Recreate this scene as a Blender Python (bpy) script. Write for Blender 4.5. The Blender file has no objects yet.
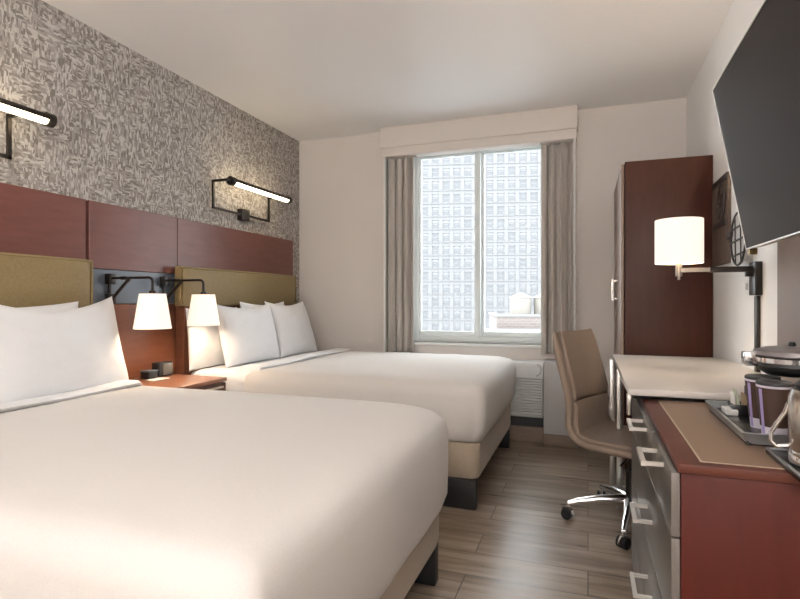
import bpy, bmesh, math, random
from mathutils import Vector, Matrix, noise
random.seed(7)
C = bpy.context.scene.collection
PI = math.pi
XL, XR, YB, YN, H = -2.569, 0.686, 4.40, -2.0, 2.596      # room shell: left, right, far, near, ceiling
CAMZ = 1.10

# ------------------------------------------------------------------ materials
def M(name, col=(.5,.5,.5), rough=.5, metal=0, spec=.5, coat=0, sheen=0, emis=None, es=0, coatr=.1):
    m = bpy.data.materials.new(name); m.use_nodes = True
    b = m.node_tree.nodes['Principled BSDF']
    b.inputs['Base Color'].default_value = (*col, 1)
    b.inputs['Roughness'].default_value = rough
    b.inputs['Metallic'].default_value = metal
    b.inputs['Specular IOR Level'].default_value = spec
    b.inputs['Coat Weight'].default_value = coat
    b.inputs['Coat Roughness'].default_value = coatr
    b.inputs['Sheen Weight'].default_value = sheen
    if emis:
        b.inputs['Emission Color'].default_value = (*emis, 1)
        b.inputs['Emission Strength'].default_value = es
    return m
def nt(m): return m.node_tree, m.node_tree.nodes['Principled BSDF']
def node(t, kind, **kw):
    n = t.nodes.new(kind)
    for k, v in kw.items():
        if k in n.inputs.keys(): n.inputs[k].default_value = v
        else: setattr(n, k, v)
    return n
def coords(t, scale=(1,1,1), rot=(0,0,0), kind='Object'):
    g = node(t, 'ShaderNodeNewGeometry') if kind == 'World' else node(t, 'ShaderNodeTexCoord')
    mp = node(t, 'ShaderNodeMapping'); mp.inputs['Scale'].default_value = scale; mp.inputs['Rotation'].default_value = rot
    t.links.new(g.outputs['Position' if kind == 'World' else kind], mp.inputs['Vector'])
    return mp.outputs['Vector']
def ramp(t, src, stops):
    r = node(t, 'ShaderNodeValToRGB'); cr = r.color_ramp
    while len(cr.elements) < len(stops): cr.elements.new(.5)
    for e, (p, c) in zip(cr.elements, stops): e.position = p; e.color = (*c, 1)
    t.links.new(src, r.inputs['Fac']); return r.outputs['Color']
def bump(t, b, src, strength=.2, dist=.005):
    n = node(t, 'ShaderNodeBump'); n.inputs['Strength'].default_value = strength; n.inputs['Distance'].default_value = dist
    t.links.new(src, n.inputs['Height']); t.links.new(n.outputs['Normal'], b.inputs['Normal'])
def wood(name, c1, c2, rough=.35, scale=(1,1,1), coat=.2):
    m = M(name, c1, rough, coat=coat, coatr=.25, spec=.25); t, b = nt(m)
    v = coords(t, scale, kind='World')
    n = node(t, 'ShaderNodeTexNoise', Scale=6.0, Detail=6.0, Roughness=.6); t.links.new(v, n.inputs['Vector'])
    t.links.new(ramp(t, n.outputs['Fac'], [(.3, c1), (.7, c2)]), b.inputs['Base Color'])
    bump(t, b, n.outputs['Fac'], .05, .002); return m
def fabric(name, c, c2=None, rough=.9, scale=300., bs=.15, sheen=.2, big=0.):
    m = M(name, c, rough, sheen=sheen, spec=.2); t, b = nt(m)
    v = coords(t, kind='World')
    n = node(t, 'ShaderNodeTexNoise', Scale=scale, Detail=2.0); t.links.new(v, n.inputs['Vector'])
    c2 = c2 or tuple(x*.93 for x in c)
    t.links.new(ramp(t, n.outputs['Fac'], [(.35, c2), (.65, c)]), b.inputs['Base Color'])
    h = n.outputs['Fac']
    bump(t, b, h, bs, .002); return m
def plaster(name, c, rough=.8, spec=.3):
    m = M(name, c, rough, spec=spec); t, b = nt(m)
    n = node(t, 'ShaderNodeTexNoise', Scale=180., Detail=3.0); t.links.new(coords(t, kind='World'), n.inputs['Vector'])
    bump(t, b, n.outputs['Fac'], .06, .002); return m

m_ceil = plaster('ceiling paint', (.82,.81,.81), .40, .5)
m_wall = plaster('warm wall paint', (.68,.64,.605))
m_wallr = plaster('right wall paint', (.88,.88,.88))
m_val = plaster('valance paint', (.70,.65,.61))
m_trim = M('white trim', (.75,.75,.74), .4)
m_winf = M('window frame enamel', (.80,.86,.87), .35)
m_cherry = wood('cherry wood', (.065,.017,.010), (.090,.025,.015), .40, (1,1,7), .0)
m_cherryh = wood('cherry panel', (.125,.047,.036), (.155,.060,.047), .36, (1,1,6), .15)
m_cherryl = wood('cherry lower panel', (.15,.055,.030), (.19,.072,.040), .40, (1,1,6), .1)
m_ward = wood('wardrobe wood', (.050,.016,.009), (.068,.023,.013), .45, (5,5,1), .0)
m_side = wood('credenza side wood', (.050,.0055,.002), (.066,.008,.003), .5, (5,5,1), .0)
m_kick = wood('kick board wood', (.17,.125,.095), (.22,.165,.125), .45, (1,1,5), 0)
m_night = wood('nightstand wood', (.22,.095,.055), (.29,.13,.078), .35, (6,1,1), .15)
m_doort = M('wardrobe door laminate', (.24,.17,.13), .45)
m_gap = M('shadow gap black', (.01,.008,.008), .8)
m_slate = M('slate grey laminate', (.10,.12,.15), .35)
m_gold = fabric('olive gold vinyl', (.235,.172,.082), (.205,.150,.068), .45, 90., .08, 0)
m_linen = fabric('white cotton', (.77,.77,.78), rough=.95, scale=500., bs=.05)
m_duvet = fabric('duvet cotton', (.62,.585,.55), rough=.95, scale=400., bs=.05)
m_base = fabric('box spring linen', (.42,.345,.26), (.34,.275,.205), .9, 250., .2)
m_black = M('black plinth', (.012,.012,.014), .5)
m_bronze = M('dark bronze metal', (.030,.024,.020), .35, .6)
m_chrome = M('chrome', (.78,.78,.78), .15, 1)
m_nickel = M('brushed nickel', (.55,.53,.50), .32, 1)
m_tip = M('arm reflection metal', (.30,.27,.24), .35, .9)  # lighter tone paints the reflection along the outer lamp arm
m_pull = M('satin pull', (.80,.78,.75), .35, .7)
m_curt = fabric('curtain taupe', (.50,.465,.43), (.43,.40,.365), .85, 350., .1, .1)
m_chair = fabric('chair leather taupe', (.235,.18,.14), (.215,.165,.128), .42, 60., .06, 0)
m_chairp = M('chair piping', (.16,.12,.09), .5)
m_desk = M('desk top laminate', (.62,.58,.54), .35, spec=.5)
m_steelf = M('silver laminate front', (.16,.145,.13), .30, .4)
m_darkf = M('dark glossy front', (.035,.028,.026), .18)
m_inset = M('tan leather inset', (.20,.125,.080), .45)
m_insl = M('inset outline', (.42,.33,.25), .5)
m_tvs = M('screen glass', (.040,.034,.032), .45, spec=.05)
m_tvb = M('silver bezel', (.75,.73,.70), .3, .8)
m_tvu = M('tv underside lamplit', (.62,.55,.45), .4)  # wall lamp's light on the lower edge is put into this cream
m_tvk = M('tv back plastic', (.02,.02,.02), .5)
m_taupe = M('taupe laminate panel', (.20,.142,.118), .45)
m_ptac = M('white enamel', (.72,.74,.74), .4)
m_pgrey = M('pale grey enamel', (.45,.44,.44), .5)
m_paper = M('paper', (.8,.78,.74), .8)
m_cupw = M('cup printed white', (.72,.68,.76), .5)
m_cupp = M('cup violet band', (.42,.34,.62), .5)
m_cupb = M('cup brown sleeve', (.055,.028,.018), .6)
m_tray = M('black tray', (.015,.014,.014), .25)
m_trayr = M('tray rim grey', (.32,.34,.36), .3, .6)
m_plast = M('grey plastic lid', (.17,.15,.15), .3)
m_steel = M('stainless steel', (.62,.58,.54), .22, 1)
m_artb = wood('weathered plank', (.10,.07,.052), (.17,.125,.10), .7, (1,4,1), 0)
m_artd = M('blackened hoop', (.03,.02,.018), .6)
m_artw = M('hoop canvas', (.62,.60,.58), .8)
m_brass = M('aged brass', (.35,.25,.12), .35, .8)
m_shade = M('lit shade linen', (.8,.74,.66), .9, emis=(1,.86,.70), es=.42)
m_shade2 = M('lit drum shade', (.8,.76,.70), .9, emis=(1,.89,.76), es=.45)
m_glow = M('warm lamp diffuser', (.9,.8,.6), .8, emis=(1,.82,.54), es=6)
m_clock = M('clock face', (.11,.10,.085), .4)
m_brick = M('brick', (.5,.38,.3), .9)
m_facade = M('pale stone facade', (.128,.125,.126), .9)
m_fwin = M('facade window glass', (.086,.086,.090), .6)
m_fsash = M('facade window sash', (.130,.128,.132), .7)
m_tank = M('white tank', (.185,.17,.15), .8)
m_ground = M('asphalt', (.3,.3,.3), .9)

def glass_mat():
    m = bpy.data.materials.new('window glass'); m.use_nodes = True; t = m.node_tree; t.nodes.clear()
    o = t.nodes.new('ShaderNodeOutputMaterial'); mx = t.nodes.new('ShaderNodeMixShader')
    tr = t.nodes.new('ShaderNodeBsdfTransparent'); tr.inputs[0].default_value = (.97,.985,.98,1)
    gl = t.nodes.new('ShaderNodeBsdfGlossy'); gl.inputs['Roughness'].default_value = .02
    fr = t.nodes.new('ShaderNodeFresnel'); fr.inputs[0].default_value = 1.12
    t.links.new(fr.outputs[0], mx.inputs[0]); t.links.new(tr.outputs[0], mx.inputs[1]); t.links.new(gl.outputs[0], mx.inputs[2])
    t.links.new(mx.outputs[0], o.inputs[0]); return m
m_glass = glass_mat()

def wallpaper():
    m = M('labyrinth wallpaper', (.3,.27,.24), .75, spec=.3); t, b = nt(m)
    L = t.links.new
    def cells(scale, sc):
        v = coords(t, scale, kind='World')
        n = node(t, 'ShaderNodeTexVoronoi', distance='CHEBYCHEV'); n.inputs['Scale'].default_value = sc
        n.inputs['Randomness'].default_value = .85
        L(v, n.inputs['Vector']); return n
    a = cells((0, 1.0, .36), 105)      # tall strokes
    c = cells((0, .36, 1.0), 105)      # wide strokes
    s = cells((0, 1.0, .8), 20)     # patches that pick one or the other
    sep = node(t, 'ShaderNodeSeparateColor'); L(s.outputs['Color'], sep.inputs[0])
    gt = node(t, 'ShaderNodeMath', operation='GREATER_THAN'); L(sep.outputs[0], gt.inputs[0]); gt.inputs[1].default_value = .62
    mx = node(t, 'ShaderNodeMix', data_type='RGBA')
    L(gt.outputs[0], mx.inputs[0]); L(a.outputs['Color'], mx.inputs[6]); L(c.outputs['Color'], mx.inputs[7])
    sp2 = node(t, 'ShaderNodeSeparateColor'); L(mx.outputs[2], sp2.inputs[0])
    n = node(t, 'ShaderNodeTexNoise', Scale=2.5, Detail=2.0); L(coords(t, kind='World'), n.inputs['Vector'])
    add = node(t, 'ShaderNodeMath', operation='MULTIPLY_ADD'); L(n.outputs['Fac'], add.inputs[0]); add.inputs[1].default_value = .25
    L(sp2.outputs[0], add.inputs[2])
    col = ramp(t, add.outputs[0], [(.25, (.180,.160,.145)), (.5, (.275,.250,.232)), (.74, (.315,.290,.272)), (.9, (.47,.44,.415))])
    L(col, b.inputs['Base Color'])
    bump(t, b, sp2.outputs[0], .15, .002); return m
m_paperw = wallpaper()

def floor_mat():
    m = M('plank floor', (.2,.15,.12), .38, spec=.45); t, b = nt(m); L = t.links.new
    v = coords(t, kind='World')
    br = node(t, 'ShaderNodeTexBrick'); L(v, br.inputs['Vector'])
    br.offset = .37; br.offset_frequency = 2
    for k, x in (('Scale', 1.0), ('Brick Width', 1.25), ('Row Height', .19), ('Mortar Size', .0022), ('Mortar Smooth', .1), ('Bias', 0.0)): br.inputs[k].default_value = x
    br.inputs['Color1'].default_value = (.2,.2,.2,1); br.inputs['Color2'].default_value = (.8,.8,.8,1); br.inputs['Mortar'].default_value = (.5,.5,.5,1)
    sp = node(t, 'ShaderNodeSeparateColor'); L(br.outputs['Color'], sp.inputs[0])
    # shift the grain from board to board
    cm = node(t, 'ShaderNodeCombineXYZ'); mu = node(t, 'ShaderNodeMath', operation='MULTIPLY'); L(sp.outputs[0], mu.inputs[0]); mu.inputs[1].default_value = 17.
    L(mu.outputs[0], cm.inputs[2])
    va = node(t, 'ShaderNodeVectorMath', operation='ADD'); L(coords(t, (1.0, 11, 1), kind='World'), va.inputs[0]); L(cm.outputs[0], va.inputs[1])
    g = node(t, 'ShaderNodeTexNoise', Scale=1.9, Detail=8.0, Roughness=.62, Distortion=.6); L(va.outputs[0], g.inputs['Vector'])
    mx = node(t, 'ShaderNodeMath', operation='MULTIPLY_ADD'); L(sp.outputs[0], mx.inputs[0]); mx.inputs[1].default_value = .22; L(g.outputs['Fac'], mx.inputs[2])
    col = ramp(t, mx.outputs[0], [(.38, (.100,.070,.048)), (.52, (.175,.130,.094)), (.64, (.240,.187,.140)), (.80, (.34,.275,.215))])
    dk = node(t, 'ShaderNodeMix', data_type='RGBA'); L(br.outputs['Fac'], dk.inputs[0]); L(col, dk.inputs[6]); dk.inputs[7].default_value = (.06,.04,.03,1)
    L(dk.outputs[2], b.inputs['Base Color'])
    rr = node(t, 'ShaderNodeMath', operation='MULTIPLY_ADD'); L(g.outputs['Fac'], rr.inputs[0]); rr.inputs[1].default_value = .25; rr.inputs[2].default_value = .19
    L(rr.outputs[0], b.inputs['Roughness'])
    bump(t, b, mx.outputs[0], .12, .003); return m
m_floor = floor_mat()

def brickmat(m):
    t, b = nt(m)
    br = node(t, 'ShaderNodeTexBrick'); t.links.new(coords(t, (1,1,1), (PI/2,0,0), 'Object'), br.inputs['Vector'])
    br.inputs['Scale'].default_value = 1; br.inputs['Brick Width'].default_value = .5; br.inputs['Row Height'].default_value = .2; br.inputs['Mortar Size'].default_value = .02
    br.inputs['Color1'].default_value = (.130,.105,.094,1); br.inputs['Color2'].default_value = (.115,.090,.082,1); br.inputs['Mortar'].default_value = (.15,.142,.135,1)
    t.links.new(br.outputs['Color'], b.inputs['Base Color'])
brickmat(m_brick)

# ------------------------------------------------------------------ mesh helpers
def box(bm, x0,x1,y0,y1,z0,z1, bevel=0, seg=2, rot=None):
    r = bmesh.ops.create_cube(bm, size=1)
    vs = r['verts']
    for v in vs:
        v.co = Vector(((x0+x1)/2 + v.co.x*(x1-x0), (y0+y1)/2 + v.co.y*(y1-y0), (z0+z1)/2 + v.co.z*(z1-z0)))
    if bevel:
        es = list({e for v in vs for e in v.link_edges})
        bmesh.ops.bevel(bm, geom=es, offset=bevel, segments=seg, profile=.5, affect='EDGES')
    return bm
def frame_of(d):
    d = d.normalized(); up = Vector((0,0,1)) if abs(d.z) < .95 else Vector((1,0,0))
    a = d.cross(up).normalized(); return a, a.cross(d).normalized()
def rings(bm, ring_pts, close_ends=True, closed=True):
    vr = [[bm.verts.new(p) for p in r] for r in ring_pts]
    n = len(vr[0])
    for a, b in zip(vr, vr[1:]):
        for i in range(n if closed else n-1):
            j = (i+1) % n
            bm.faces.new((a[i], a[j], b[j], b[i]))
    if close_ends and closed:
        bm.faces.new(list(reversed(vr[0]))); bm.faces.new(vr[-1])
    return vr
def tube(bm, pts, r, seg=12, r1=None):
    pts = [Vector(p) for p in pts]; out = []
    a, _ = frame_of(pts[1]-pts[0])
    for i, p in enumerate(pts):
        d = (pts[min(i+1, len(pts)-1)] - pts[max(i-1, 0)]).normalized()
        a = (a - d*a.dot(d)).normalized(); b = d.cross(a)
        rr = r if r1 is None else r + (r1-r)*i/(len(pts)-1)
        out.append([p + a*math.cos(2*PI*k/seg)*rr + b*math.sin(2*PI*k/seg)*rr for k in range(seg)])
    rings(bm, out); return bm
def bar(bm, p0, p1, w, h=None, bevel=0):
    p0, p1 = Vector(p0), Vector(p1); h = h or w; d = p1-p0; a, b = frame_of(d)
    r = [[p + a*sx*w/2 + b*sy*h/2 for sx, sy in ((-1,-1),(1,-1),(1,1),(-1,1))] for p in (p0, p1)]
    rings(bm, r); return bm
def lathe(bm, cx, cy, prof, seg=32, cap=True):
    r = [[Vector((cx + rr*math.cos(2*PI*k/seg), cy + rr*math.sin(2*PI*k/seg), z)) for k in range(seg)] for rr, z in prof]
    rings(bm, r, close_ends=cap); return bm
def arc(p0, p1, p2, n=6):
    p0, p1, p2 = map(Vector, (p0, p1, p2))
    return [p0*(1-t)**2 + p1*2*t*(1-t) + p2*t*t for t in [i/n for i in range(n+1)]]
def rrect(x0,x1,y0,y1,r,n=6):
    """rounded rectangle outline; r = radii of the corners (x1y1, x0y1, x0y0, x1y0)"""
    if not isinstance(r, (tuple, list)): r = (r,)*4
    out = []
    for (cx, cy, a0), rr in zip(((x1,y1,0),(x0,y1,90),(x0,y0,180),(x1,y0,270)), r):
        sx = -1 if cx == x1 else 1; sy = -1 if cy == y1 else 1
        ox, oy = cx + sx*rr, cy + sy*rr
        for i in range(n+1):
            a = math.radians(a0 + 90*i/n); out.append((ox + rr*math.cos(a), oy + rr*math.sin(a)))
    return out
def resample(o, k):
    """densify the outline so the cloth can wave"""
    out = []
    for i in range(len(o)):
        a, b = Vector(o[i]), Vector(o[(i+1) % len(o)]); L = (b-a).length; n = max(1, round(L/k))
        for j in range(n): out.append(tuple(a.lerp(b, j/n)))
    return out
ORG = {}
def world_org(p): return ORG.get(p.name, Vector((0,0,0))) if p else Vector((0,0,0))
def obj(name, bm, mat, parent=None, label=None, cat=None, group=None, kind=None, smooth=35, fix=True):
    if fix: bmesh.ops.recalc_face_normals(bm, faces=bm.faces)
    me = bpy.data.meshes.new(name); 
    if parent is None:
        cs = [v.co for v in bm.verts]
        o_ = Vector(((min(c.x for c in cs)+max(c.x for c in cs))/2, (min(c.y for c in cs)+max(c.y for c in cs))/2, min(c.z for c in cs)))
    else: o_ = world_org(parent)
    bmesh.ops.translate(bm, vec=-o_, verts=bm.verts)
    bm.to_mesh(me); bm.free()
    if smooth:
        for p in me.polygons: p.use_smooth = True
        me.set_sharp_from_angle(angle=math.radians(smooth))
    me.materials.append(mat)
    o = bpy.data.objects.new(name, me); C.objects.link(o)
    if parent is None: o.location = o_; ORG[o.name] = o_
    else: o.parent = parent; ORG[o.name] = o_
    tag(o, label, cat, group, kind); return o
def tag(o, label=None, cat=None, group=None, kind=None):
    for k, v in (('label', label), ('category', cat), ('group', group), ('kind', kind)):
        if v: o[k] = v
    return o
def thing(name, loc, label=None, cat=None, group=None, kind=None):
    o = bpy.data.objects.new(name, None); o.empty_display_size = .1; C.objects.link(o)
    o.location = loc; ORG[o.name] = Vector(loc); return tag(o, label, cat, group, kind)
def dup(o, delta=(0,0,0), label=None, parent=None):
    c = o.copy(); C.objects.link(c)
    if parent is None: c.location = Vector(o.location) + Vector(delta)
    else: c.parent = parent
    if label: c['label'] = label
    for ch in list(o.children): dup(ch, parent=c)
    return c
def B(): return bmesh.new()
def struct(name, bm, mat, **k): return obj(name, bm, mat, kind='structure', **k)

# ------------------------------------------------------------------ room shell
T = .22
WX0, WX1, WZ0, WZ1 = -1.455, -.300, .735, 2.385          # window opening
struct('floor', box(B(), XL-T, XR+T, YN-T, YB+T, -.12, 0), m_floor, smooth=0)
struct('ceiling', box(B(), XL-T, XR+T, YN-T, YB+T, H, H+.2), m_ceil, smooth=0)
struct('wall_left', box(B(), XL-T, XL, YN-T, YB, 0, H), m_paperw, smooth=0)
struct('wall_right', box(B(), XR, XR+T, YN-T, YB, 0, H), m_wallr, smooth=0)
struct('wall_near', box(B(), XL, XR, YN-T, YN, 0, H), m_wall, smooth=0)
b = B()
box(b, XL-T, WX0, YB, YB+T, 0, H); box(b, WX1, XR+T, YB, YB+T, 0, H)
box(b, WX0, WX1, YB, YB+T, 0, WZ0); box(b, WX0, WX1, YB, YB+T, WZ1, H)
struct('wall_far', b, m_wall, smooth=0)
b = B(); box(b, WX1+.30, .20, YB-.014, YB, 0, .07, .003)
struct('baseboard_far', b, m_pgrey, smooth=0)

# window: frame, mullion, sill and two panes
w = thing('window_1', ((WX0+WX1)/2, YB+.1, WZ0), kind='structure')
b = B(); f0, f1 = YB+.055, YB+.135
box(b, WX0, WX0+.045, f0, f1, WZ0, WZ1, .004); box(b, WX1-.045, WX1, f0, f1, WZ0, WZ1, .004)
box(b, WX0+.045, WX1-.045, f0, f1, WZ1-.030, WZ1, .004); box(b, WX0+.045, WX1-.045, f0, f1, WZ0, WZ0+.05, .004)
obj('window_frame', b, m_winf, w)
MX = -.872
b = B(); box(b, MX-.018, MX+.018, f0-.02, f1, WZ0+.05, WZ1-.030, .004); obj('mullion', b, m_winf, w)
for x0, x1, dy in ((WX0+.045, MX-.018, 0), (MX+.018, WX1-.045, .02)):
    b = B(); y0, y1 = f0+.012+dy, f0+.042+dy; s = .022; z0, z1 = WZ0+.05, WZ1-.030; zb = z0+.045
    box(b, x0, x0+s, y0, y1, z0, z1, .003); box(b, x1-s, x1, y0, y1, z0, z1, .003)
    box(b, x0+s, x1-s, y0, y1, z1-.014, z1, .003); box(b, x0+s, x1-s, y0, y1, z0, zb, .003)
    sash = obj('window_sash', b, m_winf, w)
    obj('window_pane', box(B(), x0+s, x1-s, y0+.012, y0+.018, zb, z1-.014), m_glass, sash, smooth=0)
b = B(); box(b, WX0-.02, WX1+.02, YB-.035, f0, WZ0-.022, WZ0, .005); obj('window_sill', b, m_trim, w)

# valance box over the window and the side boards that frame the curtains
VX0, VX1 = -1.705, -.075
b = B(); box(b, VX0, VX1, YB-.12, YB, 2.42, H, .003); box(b, VX0+.018, VX1-.01, YB-.105, YB, 2.345, 2.42, .003)
struct('trim_1', b, m_val, label='pale valance box hanging from the ceiling over the window')
b = B(); box(b, VX0+.025, VX0+.045, YB-.10, YB, .64, 2.345, .003); struct('trim_2', b, m_trim)
b = B(); box(b, VX1-.032, VX1-.015, YB-.10, YB, .64, 2.345, .003); struct('trim_3', b, m_trim)

# ------------------------------------------------------------------ curtains
def curtain(x0, x1, zb, zt, y, folds, seed, label):
    rnd = random.Random(seed); b = B(); N = 120; K = 26
    ph = [rnd.uniform(0, 6.28) for _ in range(3)]; rows = []
    for k in range(K+1):
        z = zb + (zt-zb)*k/K; tt = k/K; row = []
        for i in range(N+1):
            u = i/N
            uu = u + .012*math.sin(9*u+ph[0]+tt*.8)
            a = .034*(1-.25*tt)
            yy = y + a*math.sin(2*PI*folds*uu+ph[1]+.25*math.sin(3*tt+ph[2])) + .009*math.sin(2*PI*folds*2.3*uu+ph[2])
            xx = x0+(x1-x0)*u + .006*math.sin(2*PI*folds*uu*2+ph[0])
            row.append(Vector((xx, yy, z)))
        rows.append(row)
    rings(b, rows, close_ends=False, closed=False)
    t = thing('curtain', ((x0+x1)/2, y, zb), label, 'curtain', 'curtains at the window')
    o = obj('drape', b, m_curt, t, smooth=80)
    s = o.modifiers.new('Solidify', 'SOLIDIFY'); s.thickness = .004
    b = B()
    for i in range(int(folds)+1):
        xx = x0 + (x1-x0)*(i+.5)/(int(folds)+1); tube(b, [(xx, y, zt-.03), (xx, y, zt+.008)], .004, 8)
    box(b, x0-.01, x1+.01, y-.01, y+.01, zt+.008, zt+.020, .002)
    obj('curtain_heading', b, m_curt, t)
curtain(-1.640, -1.400, .64, 2.325, YB-.055, 3.3, 3, 'taupe pleated curtain on the left side of the window, behind the far bed')
curtain(-.347, -.112, .675, 2.325, YB-.055, 3.2, 11, 'taupe pleated curtain on the right side of the window, above the desk chair')

# ------------------------------------------------------------------ heating unit under the window, and the cover beside it
t = thing('air_conditioner', (-.86, YB-.12, 0), 'white wall unit with horizontal louvres under the window beside the far bed', 'air conditioner')
x0, x1, y0 = -1.40, -.325, YB-.21
b = B(); box(b, x0+.02, x1-.004, y0+.02, YB, .19, .50, .004); obj('housing', b, m_ptac, t)
b = B()
prof = [(y0+.0, .495), (y0-.004, .50), (y0-.004, .585), (y0+.02, .615), (YB, .617), (YB, .495)]
rings(b, [[Vector((x, p[0], p[1])) for p in prof] for x in (x0, x1)]); obj('control_hood', b, m_ptac, t)
b = B()
for i in range(14):
    z = .200 + i*.0212
    rings(b, [[Vector((x, y0+.004, z)), Vector((x, y0+.02, z+.006)), Vector((x, y0+.02, z+.016)), Vector((x, y0+.002, z+.010))] for x in (x0+.03, x1-.015)])
obj('louvre_grille', b, m_ptac, t)
b = B(); tube(b, arc((x1-.045, y0-.012, .605), (x1-.012, y0-.014, .60), (x1-.014, y0-.012, .57)) + arc((x1-.014, y0-.012, .57), (x1-.012, y0-.012, .53), (x1-.05, y0-.010, .515)), .004, 8)
obj('side_latch', b, m_pgrey, t)
b = B(); box(b, x0+.02, x1-.0, YB-.17, YB, .115, .19); obj('recessed_base', b, m_black, t, smooth=0)
b = B(); box(b, x0+.02, x1, YB-.19, YB, 0, .115, .002); obj('kick_board', b, m_kick, t)
b = B(); box(b, -.318, -.065, YB-.25, YB-.002, .085, .632, .004)
t = thing('pipe_cover', (-.19, YB-.12, 0), 'pale grey boxed cover on the floor behind the desk chair, beside the louvred unit', 'pipe cover')
obj('cover_panel', b, m_pgrey, t)
b = B(); box(b, -.318, -.065, YB-.262, YB-.002, 0, .083, .003); obj('kick_board', b, m_kick, t)

# ------------------------------------------------------------------ wall panelling on the left wall
def panel(name, y0, y1, z0, z1, x1, mat, label, cat='wall panel', group=None):
    return obj(name, box(B(), XL, x1, y0, y1, z0, z1, .002, 1), mat, label=label, cat=cat, group=group, smooth=0)
PG = 'upper cherry panels over the headboards'
panel('wall_panel', .30, 2.117, 1.272, 1.640, XL+.03, m_cherryh, 'cherry wood upper wall panel above the near bed headboard', group=PG)
panel('wall_panel', 2.137, 2.788, 1.272, 1.640, XL+.03, m_cherryh, 'cherry wood upper wall panel over the two swing arm lamps', group=PG)
panel('wall_panel', 2.793, 4.235, 1.272, 1.640, XL+.03, m_cherryh, 'cherry wood upper wall panel above the far bed headboard', group=PG)
panel('wall_panel', .30, 4.235, .0, 1.075, XL+.022, m_cherryl, 'lower cherry wood wall panel behind the nightstand and both beds')
panel('mounting_board', .30, 4.235, 1.078, 1.270, XL+.028, m_slate, 'slate grey board behind the two swing arm lamps', 'mounting board')

# ------------------------------------------------------------------ headboards
def headboard(y0, y1, label, z1=1.312):
    xw = XL+.058
    t = thing('headboard', (xw+.04, (y0+y1)/2, 0), label, 'headboard', 'olive gold headboards')
    b = B(); N = 24; R = []
    # gently bowed front, rounded top edge
    prof = [(0, 1.062), (.97, 1.062), (1, 1.070), (1.03, z1-.03), (.98, z1-.012), (.86, z1), (.25, z1), (0, z1-.004)]
    for i in range(N+1):
        u = i/N; y = y0+(y1-y0)*u; e = min(u, 1-u)
        d = .058 + .016*math.cos((u-.5)*PI) * 1.0
        if i in (0, N): d -= .010
        R.append([Vector((xw+d*px, y, pz)) for px, pz in prof])
    rings(b, R); obj('upholstered_panel', b, m_gold, t, smooth=50)
    b = B()
    def fx(u): return xw + .060 + .016*math.cos((u-.5)*PI)
    tube(b, [(fx(i/N)-.004, y0+.012+(y1-y0-.024)*i/N, z1-.010) for i in range(N+1)], .005, 8)
    for u, yy in ((0, y0+.012), (1, y1-.012)): tube(b, [(fx(u)-.004, yy, 1.075), (fx(u)-.004, yy, z1-.010)], .005, 8)
    obj('piping', b, m_gold, t, smooth=80)
    obj('wood_base', box(B(), XL+.024, xw+.035, y0+.045, y1-.045, 0, 1.060, .003), m_cherryl, t, label='cherry wood lower half')
headboard(.62, 2.095, 'olive gold upholstered headboard of the near bed')
headboard(2.735, 4.155, 'olive gold upholstered headboard of the far bed beside the back wall', 1.318)

# ------------------------------------------------------------------ beds
def slab(x0,x1,y0,y1, prof, rad, crown=0, amp=0, k=.05, seed=0, hem=0, lean=0):
    """soft slab: profile = [(inset, z)] from bottom to top, plan corners rounded"""
    bm = B(); o = resample(rrect(x0,x1,y0,y1,rad,10), k)
    cx, cy = (x0+x1)/2, (y0+y1)/2; hx, hy = (x1-x0)/2, (y1-y0)/2; R = []
    def pt(x, y, ins, z):
        px = cx + (x-cx)*(hx-ins)/hx; py = cy + (y-cy)*(hy-ins)/hy
        return px, py, z
    zt = prof[-1][1]; z00 = prof[0][1]
    for j, (ins, z) in enumerate(prof):
        r = []
        for x, y in o:
            px, py, pz = pt(x, y, ins, z)
            n = noise.noise(Vector((px*3.1+seed, py*3.1, pz*3)))*amp
            n2 = noise.noise(Vector((px*9+seed, py*9, pz*1.5)))*amp*.7*(1-(z-z00)/max(zt-z00, .01))
            d = Vector((px-cx, py-cy)).normalized()
            if j == 0 and hem: pz += hem*noise.noise(Vector((px*4, py*4, seed)))
            r.append(Vector((px+d.x*(n+n2), py+d.y*(n+n2), pz + n*.6)))
        R.append(r)
    last = prof[-1]; K = 14
    for q in range(1, K):
        s = 1-q/K; r = []
        for x, y in o:
            px, py, _ = pt(x, y, last[0], 0)
            px = cx+(px-cx)*s; py = cy+(py-cy)*s
            z = zt + crown*(1-s*s) + amp*.8*noise.noise(Vector((px*2.3+seed, py*2.3, 0))) + amp*.25*noise.noise(Vector((px*7+seed, py*7, 2)))
            r.append(Vector((px, py, z)))
        R.append(r)
    vr = rings(bm, R, close_ends=False)
    bm.faces.new(list(reversed(vr[0])))
    c = bm.verts.new(Vector((cx, cy, zt+crown)))
    for i in range(len(o)): bm.faces.new((vr[-1][i], vr[-1][(i+1) % len(o)], c))
    return bm
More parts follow.
